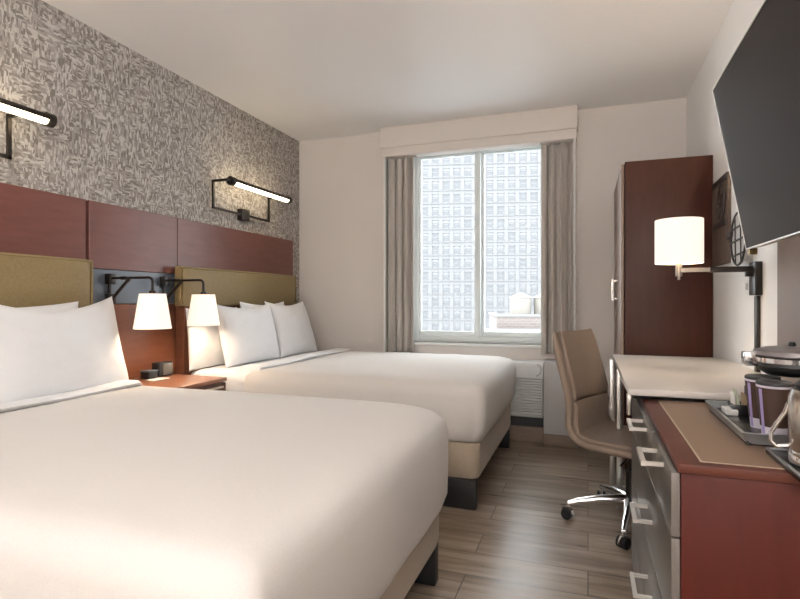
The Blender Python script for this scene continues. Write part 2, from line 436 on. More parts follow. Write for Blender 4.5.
def bed(y0, y1, blabel, dlabel, seed, fold_x=-1.98, skew=0, hemz=.345):
    t = thing('bed', (-1.45, (y0+y1)/2, 0), blabel, 'bed', 'double beds')
    xh, xf = XL+.150, -.545
    obj('box_spring', slab(xh, xf+.005, y0+.02, y1-.02, [(.03,.148),(.008,.156),(0,.185),(0,.340),(.008,.352),(.03,.358)], (.16,.03,.03,.05)), m_base, t, smooth=50)
    obj('mattress', slab(xh, xf, y0+.012, y1-.012, [(.03,.360),(.0,.38),(0,.605),(.012,.635),(.045,.652)], (.16,.03,.03,.05), .008), m_linen, t, smooth=50)
    for lx0, lx1 in ((xf-.42, xf-.008), (xh+.06, xh+.40)):
        for ya, yb in ((y0+.003, y0+.053), (y1-.17, y1-.12)):
            obj('leg', box(B(), lx0, lx1, ya, yb, 0, .152, .004), m_black, t)
    d = thing('duvet', (-1.3, (y0+y1)/2, hemz), dlabel, 'duvet', 'white duvets')
    prof = [(.026,hemz),(.014,hemz+.015),(-.006,hemz+.07),(-.012,.50),(-.012,.59),(.000,.635),(.025,.658),(.065,.670)]
    o = obj('duvet_cover', slab(fold_x+.02, -.512, y0-.012, y1+.012, prof, (.20,.012,.012,.055), .016, .008, .04, seed, .008), m_duvet, d, smooth=70)
    # folded-back top sheet
    b = B(); R = []
    for i in range(33):
        u = i/32; y = y0-.002 + (y1-y0+.004)*u
        e = min(1, (min(u, 1-u)*(y1-y0))/.05); e = math.sqrt(max(0, 1-(1-e)**2)); z = .600+.078*e + .003*math.sin(11*u+seed)
        xx = fold_x-.05 + .010*math.sin(5*u+seed) + skew*(.5-u)
        R.append([Vector((xx, y, z-.016)), Vector((xx-.012, y, z+.0)), Vector((xx+.002, y, z+.012)), Vector((xx+.11, y, z+.013)), Vector((xx+.13, y, z+.004)), Vector((xx+.12, y, z-.012))])
    rings(b, R); obj('sheet_fold', b, m_linen, d, smooth=60)
    # sewn corner seam at the foot
    return t
bed(.725, 2.130, 'near double bed with beige box spring and black block legs', 'smooth off-white duvet spread over the near bed', 3.3, -2.19, .06, .29)
bed(2.735, 4.140, 'far double bed with beige box spring, beside the window', 'smooth off-white duvet spread over the far bed', 8.1)

def pillow(yc, xb, zb, W, Hh, Tk, tilt, yaw, label, seed, group, flop=0):
    """upright pillow: width along Y, leaning back on the headboard; (xb, yc, zb) is the middle of its lower edge"""
    b = B(); N, K = 40, 28
    def co(u, v, s):
        ou = u*(1 - .055*(1-v*v)); ov = v*(1 - (.13 if v > 0 else .03)*(1-abs(u)**1.7))
        th = Tk/2*max(0, (1-abs(u)**2.6)*(1-abs(v)**2.6))**.5
        th *= 1 + .12*noise.noise(Vector((u*2+seed, v*2, s)))
        wr = .006*noise.noise(Vector((u*5+seed, v*5, s*3)))*(1-abs(u)**4)*(1-abs(v)**4)
        x = s*(th+wr) ; y = ou*W/2; z = (ov*.5+.5)*Hh
        if flop: z -= flop*(1-u*u)*max(0, v)
        return Vector((x, y, z))
    Mx = Matrix.Translation((xb, yc, zb)) @ Matrix.Rotation(yaw, 4, 'Z') @ Matrix.Rotation(-tilt, 4, 'Y')
    grid = {}
    for s in (1, -1):
        for i in range(N+1):
            for j in range(K+1):
                u = -1+2*i/N; v = -1+2*j/K
                u = math.sin(u*PI/2)*.5+u*.5; v = math.sin(v*PI/2)*.5+v*.5
                edge = i in (0, N) or j in (0, K)
                if s == -1 and edge: grid[(s, i, j)] = grid[(1, i, j)]
                else: grid[(s, i, j)] = b.verts.new(Mx @ co(u, v, s))
        for i in range(N):
            for j in range(K):
                q = [grid[(s, i, j)], grid[(s, i+1, j)], grid[(s, i+1, j+1)], grid[(s, i, j+1)]]
                b.faces.new(q if s == 1 else q[::-1])
    return obj('pillow', b, m_linen, label=label, cat='pillow', group=group, smooth=80)
g1, g2 = 'white pillows on the near bed', 'white pillows on the far bed'
T1 = math.radians(20)
pillow(1.60, -2.365, .650, .74, .445, .12, math.radians(5), .02, 'white pillow standing behind the front pillow of the near bed', 1, g1)
pillow(1.775, -2.235, .660, .74, .475, .16, math.radians(14), .07, 'large white pillow in front on the near bed', 2, g1, .045)
pillow(.99, -2.235, .645, .68, .47, .16, math.radians(14), .02, 'white pillow on the camera side of the near bed', 5, g1)
pillow(2.965, -2.370, .650, .52, .40, .11, math.radians(4), 0, 'white pillow behind at the nightstand side of the far bed', 3, g2)
pillow(3.20, -2.225, .657, .64, .43, .16, math.radians(13), 0, 'white pillow in front on the far bed, nearer the lamps', 4, g2, .01)
pillow(3.56, -2.370, .650, .60, .44, .11, math.radians(4), 0, 'white pillow mostly hidden behind the pair on the far bed', 6, g2)
pillow(3.785, -2.205, .657, .53, .46, .15, math.radians(19), -.06, 'white pillow in front on the far bed, nearer the window', 7, g2, .012)

# ------------------------------------------------------------------ nightstand and what stands on it
ny0, ny1, nx0, nx1 = 2.155, 2.655, XL+.032, -2.045
t = thing('nightstand', ((nx0+nx1)/2, (ny0+ny1)/2, 0), 'cherry wood nightstand with one drawer between the two beds', 'nightstand')
b = B(); box(b, nx0, nx1-.022, ny0+.005, ny1-.005, .02, .612, .002); obj('body', b, m_cherry, t)
b = B(); box(b, nx0, nx1, ny0, ny1, .614, .637, .003); obj('nightstand_top', b, m_night, t)
b = B(); box(b, nx1-.020, nx1-.002, ny0+.008, ny1-.008, .470, .607, .002); dr = obj('drawer', b, m_cherry, t)
b = B(); bar(b, (nx1+.022, 2.38, .590), (nx1+.022, 2.59, .590), .010)
for yy in (2.385, 2.585): bar(b, (nx1-.002, yy, .590), (nx1+.022, yy, .590), .008)
obj('handle', b, m_nickel, dr)
b = B(); box(b, nx1-.020, nx1-.002, ny0+.008, ny1-.008, .03, .464, .002); obj('lower_door', b, m_cherry, t)
t = thing('clock_radio', (-2.42, 2.56, .637), 'small black clock radio with grey face standing on the nightstand', 'clock radio')
b = B(); box(b, -2.475, -2.415, 2.505, 2.615, 0.638, 0.722, .006); obj('case', b, m_black, t)
b = B(); box(b, -2.415, -2.409, 2.530, 2.609, 0.647, 0.715, .002); obj('clock_face', b, m_clock, t)
b = B(); box(b, -2.470, -2.405, 2.415, 2.485, 0.638, 0.679, .005)
t = thing('card_holder', (-2.43, 2.45, 0.637), 'low black box on the nightstand beside the clock radio', 'box')
obj('box_body', b, m_black, t)
b = B(); box(b, -2.472, -2.403, 2.413, 2.487, 0.680, 0.686, .002); obj('box_lid', b, m_slate, t)
obj('note_card', box(B(), -2.40, -2.33, 2.38, 2.50, 0.638, 0.640), m_paper, label='white card lying flat on the nightstand', cat='card', smooth=0)

# ------------------------------------------------------------------ swing arm lamps
def bulb(loc, e, col=(1,.78,.55), r=.03):
    l = bpy.data.lights.new('bulb', 'POINT'); l.energy = e; l.color = col; l.shadow_soft_size = r
    o = bpy.data.objects.new('bulb', l); C.objects.link(o); return o, loc
def swing_lamp(y, label):
    sx = -2.222; xw = XL+.028
    t = thing('swing_arm_lamp', (xw, y, 1.11), label, 'wall lamp', 'swing arm lamps between the beds')
    b = B()
    for z in (1.218, 1.105): box(b, xw, xw+.035, y-.022, y+.022, z-.030, z+.030, .003)
    bar(b, (xw+.012, y, 1.13), (xw+.012, y, 1.20), .012)
    obj('wall_mount', b, m_bronze, t)
    b = B()
    tube(b, [(xw+.03, y, 1.222), (sx-.03, y, 1.222)] + arc((sx-.03, y, 1.222), (sx, y, 1.222), (sx, y, 1.195))[1:] + [(sx, y, 1.15)], .0075, 10)
    tube(b, [(xw+.10, y, 1.222), (xw+.13, y, 1.222)], .011, 10)
    obj('arm', b, m_bronze, t)
    b = B(); tube(b, [(xw+.03, y, 1.105), (xw+.150, y, 1.214)], .009, 10); tube(b, [(xw+.145, y-.0, 1.205), (xw+.155, y, 1.222)], .011, 10)
    obj('brace', b, m_bronze, t)
    b = B(); lathe(b, sx, y, [(.010,1.12),(.018,1.125),(.018,1.148),(.006,1.156)], 16); obj('socket_cap', b, m_bronze, t)
    b = B(); z0, z1, r0, r1, th = .945, 1.134, .096, .067, .002; S = 48; R = []
    for rr, z in ((r0, z0), (r1, z1), (r1-th, z1), (r0-th, z0), (r0, z0)):
        R.append([Vector((sx+rr*math.cos(2*PI*k/S), y+rr*math.sin(2*PI*k/S), z)) for k in range(S)])
    rings(b, R, close_ends=False); bmesh.ops.remove_doubles(b, verts=b.verts, dist=1e-5)
    sh = obj('lamp_shade', b, m_shade, t)
    b = B()
    for k in range(3):
        a = 2*PI*k/3; tube(b, [(sx, y, 1.135), (sx+(r1-th)*math.cos(a), y+(r1-th)*math.sin(a), 1.135)], .002, 6)
    lathe(b, sx, y, [(.012,1.05),(.014,1.06),(.014,1.12)], 12)
    obj('shade_fitter', b, m_bronze, sh)
    b = B(); bmesh.ops.create_uvsphere(b, u_segments=16, v_segments=10, radius=.028, matrix=Matrix.Translation((sx, y, 1.03)))
    bo = obj('light_bulb', b, m_glow, t)
    l, _ = bulb(None, 2.6); l.location = (sx, y, .99)
swing_lamp(2.257, 'black swing arm wall lamp with white shade, nearer the near bed')
swing_lamp(2.660, 'black swing arm wall lamp with white shade, beside the far headboard')

# ------------------------------------------------------------------ long picture lights on the wallpaper
def picture_light(y0, label):
    y1 = y0+.795; tx, tz = XL+.150, 1.957; r = .030
    t = thing('picture_light', (XL, (y0+y1)/2, 1.72), label, 'wall light', 'long tube wall lights on the patterned wall')
    b = B()
    for a0, a1 in ((-13, 40),):                      # dark metal band along the front, the glowing tube shows above and below
        R = []
        for yy in (y0+.03, y1-.03):
            ring = [Vector((tx + r*math.cos(math.radians(a0+(a1-a0)*k/10)), yy, tz + r*math.sin(math.radians(a0+(a1-a0)*k/10)))) for k in range(11)]
            ring += [Vector((tx + (r-.004)*math.cos(math.radians(a1-(a1-a0)*k/10)), yy, tz + (r-.004)*math.sin(math.radians(a1-(a1-a0)*k/10)))) for k in range(11)]
            R.append(ring)
        rings(b, R)
    obj('tube_housing', b, m_bronze, t)
    for ya, yb in ((y0, y0+.035), (y1-.035, y1)): obj('end_cap', tube(B(), [(tx, ya, tz), (tx, yb, tz)], r+.003, 24), m_bronze, t)
    b = B(); tube(b, [(tx, y0+.03, tz), (tx, y1-.03, tz)], r-.0045, 24); obj('glowing_tube', b, m_glow, t)
    fx = XL+.028; fy0, fy1 = y0-.030, y0+.675; fz0 = 1.765
    b = B(); s = .016
    bar(b, (fx, fy0, fz0-s/2), (fx, fy0, tz+s/2), s); bar(b, (fx, fy1, fz0-s/2), (fx, fy1, tz+s/2), s); bar(b, (fx, fy0-s/2, fz0), (fx, fy1+s/2, fz0), s)
    bar(b, (fx, fy0, tz), (tx, fy0+.0, tz), s); bar(b, (tx, fy0-s/2, tz), (tx, y0+.01, tz), s)
    bar(b, (fx, fy1, tz), (tx-.02, fy1, tz), s)
    obj('bracket_frame', b, m_bronze, t)
    b = B(); box(b, XL, XL+.045, y0+.285, y0+.385, fz0-.045, fz0+.045, .003); obj('wall_plate', b, m_bronze, t)
picture_light(3.174, 'long dark tube wall light glowing above the far headboard')
picture_light(1.042, 'long dark tube wall light glowing above the near headboard')

# ------------------------------------------------------------------ wardrobe
t = thing('wardrobe', (.44, 3.93, 0), 'tall dark cherry wardrobe standing in the far right corner', 'wardrobe')
b = B(); box(b, .212, XR-.003, 3.50, YB-.02, .06, 1.942, .003); obj('carcass', b, m_ward, t)
b = B(); box(b, .23, XR-.01, 3.53, YB-.03, 0, .06); obj('plinth', b, m_black, t, smooth=0)
for (ya, yb) in ((3.515, 3.93), (3.94, YB-.025)):
    b = B(); box(b, .190, .208, ya, yb, .07, 1.93, .002); d = obj('door', b, m_doort, t)
    yy = yb-.06 if yb < 4 else ya+.05
    if yb < 4:
        b = B(); bar(b, (.155, yy, 1.10), (.155, yy, 1.24), .012); 
        for z in (1.11, 1.23): bar(b, (.19, yy, z), (.155, yy, z), .010)
        obj('handle', b, m_nickel, d)

# ------------------------------------------------------------------ wall art on the right wall
t = thing('wall_art', (XR-.01, 3.27, 1.29), 'weathered wooden wall art with two wired oval hoops between wardrobe and television', 'wall art')
b = B(); box(b, XR-.014, XR, 3.10, 3.465, 1.29, 1.755, .002); obj('backing_board', b, m_artb, t)
def hoop(yc, zc, ry, rz, x, back):
    b = B(); pts = [(x, yc+ry*math.cos(2*PI*k/40), zc+rz*math.sin(2*PI*k/40)) for k in range(41)]
    tube(b, pts, .005, 8); h = obj('oval_hoop', b, m_artd, t)
    b = B()
    for f in (-.55, 0, .5):
        w_ = ry*math.sqrt(1-f*f); tube(b, [(x, yc-w_, zc+f*rz), (x, yc+w_, zc+f*rz-.01)], .004, 6)
    for f in (-.4, .35):
        w_ = rz*math.sqrt(1-f*f); tube(b, [(x, yc+f*ry, zc-w_), (x, yc+f*ry+.01, zc+w_)], .003, 6)
    obj('wire', b, m_artd, h)
    b = B(); rings(b, [[Vector((xx, yc+ry*.97*math.cos(2*PI*k/40), zc+rz*.97*math.sin(2*PI*k/40))) for k in range(40)] for xx in (x+.006, x+.012)])
    obj('hoop_canvas', b, back, h)
hoop(3.20, 1.615, .085, .090, XR-.026, m_artb)
hoop(2.80, 1.380, .125, .120, XR-.040, m_artw)
obj('cross_batten', box(B(), XR-.022, XR-.014, 3.12, 3.42, 1.490, 1.518, .002), m_artd, t)
obj('cross_batten', box(B(), XR-.020, XR-.014, 3.10, 3.44, 1.722, 1.755, .002), m_artd, t)
b = B(); bar(b, (XR-.036, 2.92, 1.42), (XR-.012, 3.11, 1.42), .02); obj('hoop_bracket', b, m_artd, t)

# ------------------------------------------------------------------ television with taupe panel behind
obj('backing_panel', box(B(), XR-.018, XR-.001, .55, 2.345, .76, 1.95, .002, 1), m_taupe, label='taupe laminate panel on the right wall behind the television', cat='wall panel', smooth=0)
t = thing('television', (XR-.2, 1.53, 1.26), 'large flat television tilted down from the right wall', 'television')
YT = 1.995; TW = .96
bot, top = Vector((.485, YT, 1.263)), Vector((.388, YT, 1.795))
up = (top-bot); hh = up.length; up.normalize(); nrm = Vector((-up.z, 0, up.x)).normalized()
if nrm.x > 0: nrm = -nrm
def tv(bm, a0, a1, z0, z1, d0, d1):
    r = []
    for d in (d0, d1):
        r.append([bot + Vector((0, -a, 0)) + up*z + nrm*d for a, z in ((a0, z0), (a1, z0), (a1, z1), (a0, z1))])
    rings(bm, r)
b = B(); tv(b, .0045, TW-.0045, .0045, hh-.0045, -.004, .001); obj('screen', b, m_tvs, t, smooth=0)
b = B(); e = .004
tv(b, 0, e, 0, hh, -.012, .003); tv(b, TW-e, TW, 0, hh, -.012, .003); tv(b, e, TW-e, hh-e, hh, -.012, .003); tv(b, e, TW-e, 0, e, -.012, .003)
obj('bezel', b, m_tvb, t, smooth=0)
b = B(); tv(b, .001, TW-.001, .001, hh-.001, -.048, -.012); tv(b, .18, TW-.18, .08, hh-.1, -.065, -.048); obj('back_shell', b, m_tvu, t, smooth=0)
b = B(); c0 = bot + Vector((0, -TW/2, 0)) + up*hh*.55 + nrm*-.06
bar(b, c0, (XR-.05, YT-TW/2, 1.58), .05); box(b, XR-.05, XR-.018, YT-TW/2-.12, YT-TW/2+.12, 1.43, 1.72, .003); obj('wall_bracket', b, m_tvk, t)
b = B(); c1 = bot + Vector((.004, -.006, -.006)); tube(b, [c1, c1+Vector((.022,0,0))], .011, 14); obj('corner_knob', b, m_brass, t)

# ------------------------------------------------------------------ wall lamp over the desk
yl = 2.63; xw = XR
t = thing('desk_wall_lamp', (xw, yl, 1.13), 'wall lamp with white drum shade on a long straight arm over the desk', 'wall lamp')
b = B(); box(b, xw-.028, xw, yl-.045, yl+.045, 1.120, 1.262, .003); obj('wall_plate', b, m_bronze, t)
b = B(); bar(b, (xw-.02, yl, 1.232), (.50, yl, 1.232), .026, .024); box(b, xw-.052, xw-.026, yl-.012, yl+.012, 1.200, 1.244, .002); obj('arm', b, m_bronze, t)
b = B(); bar(b, (.52, yl, 1.232), (.380, yl, 1.232), .020, .018); tube(b, [(.380, yl, 1.205), (.380, yl, 1.262)], .013, 14); tube(b, [(.380, yl, 1.190), (.380, yl, 1.21)], .006, 10)
obj('arm_tip', b, m_tip, t, label='lighter outer end of the arm, reflection put into its colour')
b = B(); z0, z1, S = 1.262, 1.455, 48; R = []
sx, ra, rb = .380, .097, .097
for k_, z in ((0, z0), (0, z1), (.002, z1), (.002, z0), (0, z0)):
    R.append([Vector((sx+(ra-k_)*math.cos(2*PI*k/S), yl+(rb-k_)*math.sin(2*PI*k/S), z)) for k in range(S)])
rings(b, R, close_ends=False); bmesh.ops.remove_doubles(b, verts=b.verts, dist=1e-5)
sh = obj('lamp_shade', b, m_shade2, t)
b = B()
for k in range(3):
    a = 2*PI*k/3+.3; tube(b, [(sx, yl, 1.272), (sx+.095*math.cos(a), yl+.095*math.sin(a), 1.272)], .002, 6)
lathe(b, sx, yl, [(.013,1.262),(.013,1.31)], 12); obj('shade_fitter', b, m_nickel, sh)
b = B(); bmesh.ops.create_uvsphere(b, u_segments=16, v_segments=10, radius=.028, matrix=Matrix.Translation((sx, yl, 1.34))); obj('light_bulb', b, m_glow, t)
l, _ = bulb(None, 7.5); l.location = (sx, yl, 1.385)
t2 = B(); box(t2, xw-.016, xw, yl-.016, yl+.016, .792, 1.118, .002)
obj('cord_cover', t2, m_bronze, label='dark vertical cord cover running down the wall below the drum shade lamp', cat='cord cover')
t = thing('wall_outlet', (xw-.01, yl+.13, 1.15), 'white outlet plate on the wall beside the plate of the drum shade lamp', 'outlet')
b = B(); box(b, xw-.022, xw, yl+.055, yl+.135, 1.130, 1.190, .002); obj('outlet_plate', b, m_trim, t)
b = B(); box(b, xw-.026, xw-.022, yl+.080, yl+.110, 1.145, 1.175, .002); obj('receptacle', b, m_pgrey, t)

# ------------------------------------------------------------------ credenza
cx0, cy0, cy1, cz = .180, 1.245, 2.330, .745
t = thing('credenza', ((cx0+XR)/2, (cy0+cy1)/2, 0), 'cherry wood credenza with silver drawers and leather inset top along the right wall', 'credenza')
b = B(); box(b, cx0+.004, XR-.003, cy0, cy1, .04, cz-.009, .002); obj('carcass', b, m_side, t)
b = B(); box(b, cx0+.03, XR-.01, cy0+.02, cy1-.02, 0, .04); obj('plinth', b, m_black, t, smooth=0)
b = B(); box(b, cx0-.002, XR-.003, cy0-.003, cy1, cz-.008, cz+.012, .002); obj('credenza_top', b, m_cherry, t)
zt = cz+.012
b = B(); box(b, cx0+.048, XR-.05, cy0+.028, 1.985, zt+.0002, zt+.0014); inn = obj('leather_inset', b, m_inset, t, smooth=0)
b = B()
for a in ((cx0+.044, cx0+.048, cy0+.024, 1.989), (XR-.05, XR-.046, cy0+.024, 1.989)): box(b, a[0], a[1], a[2], a[3], zt+.0002, zt+.0018)
box(b, cx0+.048, XR-.05, cy0+.024, cy0+.028, zt+.0002, zt+.0018); box(b, cx0+.048, XR-.05, 1.985, 1.989, zt+.0002, zt+.0018)
obj('inset_border', b, m_insl, inn, smooth=0)
def drawer(ya, yb, za, zb, mat, hy, hz, hw=.130, out=.043):
    b = B(); box(b, cx0-.014, cx0+.003, ya, yb, za, zb, .0015); d = obj('drawer', b, mat, t)
    b = B(); x = cx0-.014
    bar(b, (x-out, hy-hw/2, hz), (x-out, hy+hw/2, hz), .011)
    for yy in (hy-hw/2+.005, hy+hw/2-.005): bar(b, (x, yy, hz), (x-out, yy, hz), .009)
    obj('handle', b, m_pull, d)
drawer(cy0+.004, 1.618, .600, cz-.010, m_steelf, 1.430, .716)
drawer(1.623, cy1-.004, .600, cz-.010, m_steelf, 1.800, .712)
drawer(cy0+.004, cy1-.004, .390, .595, m_steelf, 1.660, .490)
drawer(cy0+.004, cy1-.004, .190, .385, m_steelf, 1.660, .282)
drawer(cy0+.004, cy1-.004, .045, .185, m_steelf, 1.660, .12)

# ------------------------------------------------------------------ desk
t = thing('desk', (.4, 2.6, 0), 'writing desk with pale top and metal legs between credenza and wardrobe', 'desk')
b = B(); box(b, .130, XR-.003, 1.985, 3.200, .772, .795, .003); obj('desk_top', b, m_desk, t)
b = B(); box(b, .150, XR-.02, 2.02, 2.31, zt, .770); obj('gap_filler', b, m_gap, t, smooth=0)  # black block paints the shade of the gap under the desk top
b = B(); box(b, .128, .142, 2.0, 2.035, .700, .771, .002); obj('corner_bracket', b, m_nickel, t)
b = B(); box(b, .160, .178, 2.34, 3.14, .690, .770, .002); box(b, .16, XR-.02, 3.11, 3.13, .690, .770, .002); obj('apron', b, m_darkf, t)
for x, y in ((.125, 3.165), (XR-.045, 3.165), (.155, 3.02)):
    b = B(); box(b, x-.012, x+.014, y-.018, y+.018, 0, .771, .002); obj('leg', b, m_nickel, t)
b = B(); box(b, .139, XR-.06, 3.155, 3.175, .05, .075, .002); obj('foot_rail', b, m_nickel, t)

# ------------------------------------------------------------------ office chair (built facing +X, then turned)
t = thing('office_chair', (0,0,0), 'taupe leather desk chair with curved one-piece seat and back on castors', 'chair')
prof = [(-.325,.935),(-.308,.86),(-.288,.785),(-.265,.705),(-.246,.630),(-.238,.570),(-.242,.515),(-.238,.465),(-.215,.425),(-.175,.398),(-.12,.385),(-.03,.380),(.06,.384),(.14,.390),(.20,.387),(.235,.370)]
wid  = [.205,.215,.220,.222,.222,.220,.218,.220,.225,.230,.235,.238,.238,.235,.228,.215]
def shell(bm, prof, wid, off0, off1, rad=.014, inset=0, dish=0.0):
    P = [Vector((p[0], 0, p[1])) for p in prof]; R = []; n = len(P)
    for i, p in enumerate(P):
        d = (P[min(i+1,n-1)]-P[max(i-1,0)]).normalized(); nv = Vector((-d.z, 0, d.x))
        if nv.dot(Vector((1,0,1))) < 0: nv = -nv
        w_ = wid[i]-inset; c0 = (off0+off1)/2; hf = (off1-off0)/2
        taper = 1
        if i in (0, n-1): taper = .45; p = p + d*(.004 if i == 0 else -.004)
        ring = []
        S = 9
        for sgn in (1, -1):
            for k in range(S):
                a = -PI/2 + PI*k/(S-1)
                yy = sgn*(w_ - hf*.9 + hf*.9*math.cos(a))*1.0
                oo = hf*math.sin(a)*taper*(1 if sgn == 1 else -1)
                ring.append((yy, oo))
            # dished middle
            M_ = 5
            for k in range(1, M_):
                f = k/M_; yy = sgn*(w_-hf*.9)*(1-2*f); oo = hf*taper*(1 if sgn == 1 else -1)
                ring.append((yy, oo))
        R.append([p + nv*(c0+oo+dish*(yy/w_)**2) + Vector((0, yy, 0)) for yy, oo in ring])
    rings(bm, R); return bm
obj('seat_shell', shell(B(), prof, wid, -.022, .014, dish=.022), m_chair, t, smooth=60)
obj('back_cushion', shell(B(), prof[0:5]+[(-.2425,.600)], [w_ for w_ in wid[0:5]]+[.221], .010, .036, inset=.030, dish=.020), m_chair, t, smooth=60)
obj('lumbar_cushion', shell(B(), [(-.2415,.590)]+prof[5:9], [.221]+wid[5:9], .010, .034, inset=.030, dish=.020), m_chair, t, smooth=60)
obj('seat_cushion', shell(B(), prof[8:15], wid[8:15], .010, .034, inset=.028, dish=.014), m_chair, t, smooth=60)
def rail(side):
    pts = []
    for i, p in enumerate(prof):
        d = Vector((prof[min(i+1,len(prof)-1)][0]-prof[max(i-1,0)][0], 0, prof[min(i+1,len(prof)-1)][1]-prof[max(i-1,0)][1])).normalized(); nv = Vector((-d.z,0,d.x))
        if nv.dot(Vector((1,0,1))) < 0: nv = -nv
        pts.append(Vector((p[0], side*(wid[i]-.030), p[1])) + nv*.033)
    return pts
b = B()
for s in (1, -1): tube(b, rail(s), .0035, 8)
obj('piping', b, m_chairp, t, smooth=80)
b = B(); tube(b, [(0,0,.09), (0,0,.26)], .026, 20); tube(b, [(0,0,.25), (0,0,.35)], .014, 16); obj('gas_column', b, m_bronze, t)
b = B(); box(b, -.10, .11, -.07, .07, .335, .368, .008); tube(b, [(.02,-.06,.35), (.03,-.20,.335)], .005, 8); obj('tilt_mechanism', b, m_bronze, t)
ROT = math.radians(-25)
for k in range(5):
    a = math.radians(188 + 72*k) - ROT; ca, sa = math.cos(a), math.sin(a); RB = .300
    b = B(); R = []
    for r_, z, w_, h_ in ((.0,.112,.032,.030), (.05,.112,.028,.030), (.15,.106,.020,.024), (.25,.090,.015,.017), (.30,.076,.012,.012)):
        c = Vector((ca*r_, sa*r_, z)); n_ = Vector((-sa, ca, 0))
        R.append([c + n_*w_*math.cos(q) + Vector((0,0,h_*math.sin(q))) for q in [2*PI*i/12 for i in range(12)]])
    rings(b, R); lg = obj('leg', b, m_chrome, t, smooth=60)
    b = B(); cxx, cyy = ca*RB, sa*RB; yaw = a+1.1; wd = Vector((math.cos(yaw), math.sin(yaw), 0))
    for s in (-1, 1):
        c = Vector((cxx, cyy, .026)) + wd*s*.013; tube(b, [c - wd*.009, c + wd*.009], .026, 20)
    cs = obj('castor', b, m_black, lg)
    b = B(); tube(b, [(cxx, cyy, .03), (cxx, cyy, .078)], .007, 10); R = []
    fw = Vector((-wd.y, wd.x, 0))
    for q in range(9):
        aa = PI*q/8; R.append(Vector((cxx, cyy, .026)) + fw*math.cos(aa)*.030 + Vector((0,0,math.sin(aa)*.030)))
    rr = [[p + wd*s for s in (-.006, .006)] for p in R]
    tube(b, R, .008, 8); obj('castor_hood', b, m_chrome, cs)
t.location = (.200, 2.840, 0); t.rotation_euler = (0, 0, ROT)

# ------------------------------------------------------------------ coffee things on the credenza
ZT = zt+.0016
t = thing('serving_tray', (.5, 1.65, ZT), 'large black serving tray with raised grey rim on the credenza', 'tray')
tx0, tx1, ty0, ty1 = .340, .655, 1.435, 1.870
b = B(); box(b, tx0+.012, tx1-.012, ty0+.012, ty1-.012, ZT, ZT+.012, .002); obj('tray_bottom', b, m_tray, t)
b = B()
def rimring(ins, z): return [Vector((x, y, z)) for x, y in rrect(tx0+ins, tx1-ins, ty0+ins, ty1-ins, .012, 4)]
rings(b, [rimring(.014, ZT), rimring(.0, ZT+.030), rimring(.004, ZT+.032), rimring(.008, ZT+.030), rimring(.018, ZT+.006), rimring(.014, ZT)], close_ends=False)
obj('tray_rim', b, m_trayr, t)
ZS = ZT+.0125
t = thing('small_tray', (.5, 1.26, ZT), 'small flat black tray under the steel carafe', 'tray')
b = B(); box(b, .372, .60, 1.165, 1.385, ZT, ZT+.010, .003); obj('tray_bottom', b, m_tray, t)
b = B()
for a in ((.372,.378,1.165,1.385),(.594,.60,1.165,1.385),(.378,.594,1.165,1.171),(.378,.594,1.379,1.385)): box(b, *a, ZT+.0102, ZT+.014, .001)
obj('tray_rim', b, m_trayr, t)
def cup(x, y, label):
    t = thing('paper_cup', (x, y, ZS), label, 'cup', 'paper cups on the tray')
    P = [(.026,0),(.0262,.003),(.0365,.118),(.0385,.120),(.0385,.124),(.0350,.124),(.0248,.004)]
    b = B(); lathe(b, x, y, [(r, ZS+z) for r, z in P], 32); obj('cup_body', b, m_cupw, t)
    b = B(); lathe(b, x, y, [(.0288,ZS+.026),(.0296,ZS+.026),(.0384,ZS+.119),(.0370,ZS+.119)], 32, cap=False)
    obj('cup_sleeve', b, m_cupb, t)
    b = B(); lathe(b, x, y, [(.0375,ZS+.1245),(.0395,ZS+.126),(.0385,ZS+.132),(.034,ZS+.134)], 32); obj('cup_lid', b, m_tvk, t)
    b = B(); R = []
    for z, r_ in ((.004,.0284),(.116,.0384)):
        a0, a1 = math.radians(198), math.radians(212)
        R.append([Vector((x+(r_+d)*math.cos(a), y+(r_+d)*math.sin(a), ZS+z)) for d, a in [(.0002, a0+(a1-a0)*q/6) for q in range(7)] + [(-.0008, a1-(a1-a0)*q/6) for q in range(7)]])
    rings(b, R); obj('printed_band', b, m_cupp, t)
cup(.424, 1.505, 'white paper cup with brown sleeve and violet stripe at the front of the tray')
cup(.425, 1.605, 'white paper cup with brown sleeve and violet stripe standing behind the front cup')
# coffee maker
t = thing('coffee_maker', (.53, 1.63, ZS), 'black pod coffee maker with grey lid and chrome ring on the tray', 'coffee maker')
kx, ky = .505, 1.655
b = B(); box(b, .49, .63, 1.55, 1.74, ZS, ZS+.022, .006); obj('base', b, m_black, t)
b = B(); box(b, .565, .635, 1.56, 1.72, ZS+.022, .955, .012, 3); obj('water_tank', b, m_black, t)
b = B(); lathe(b, kx, ky, [(.030,.900),(.058,.904),(.074,.915),(.080,.928),(.078,.935)], 40); obj('brew_head', b, m_tvk, t)
b = B(); lathe(b, kx, ky, [(.079,.9355),(.083,.937),(.083,.949),(.079,.951)], 40); box(b, kx-.112, kx-.078, ky-.018, ky+.018, .925, .962, .004); obj('chrome_ring', b, m_chrome, t)
b = B(); lathe(b, kx, ky, [(.084,.952),(.088,.956),(.086,.966),(.060,.975),(.02,.979)], 40); obj('lid', b, m_plast, t)
b = B(); lathe(b, kx, ky, [(.008,.979),(.009,.984),(.006,.990)], 16); obj('lid_button', b, m_tvk, t)
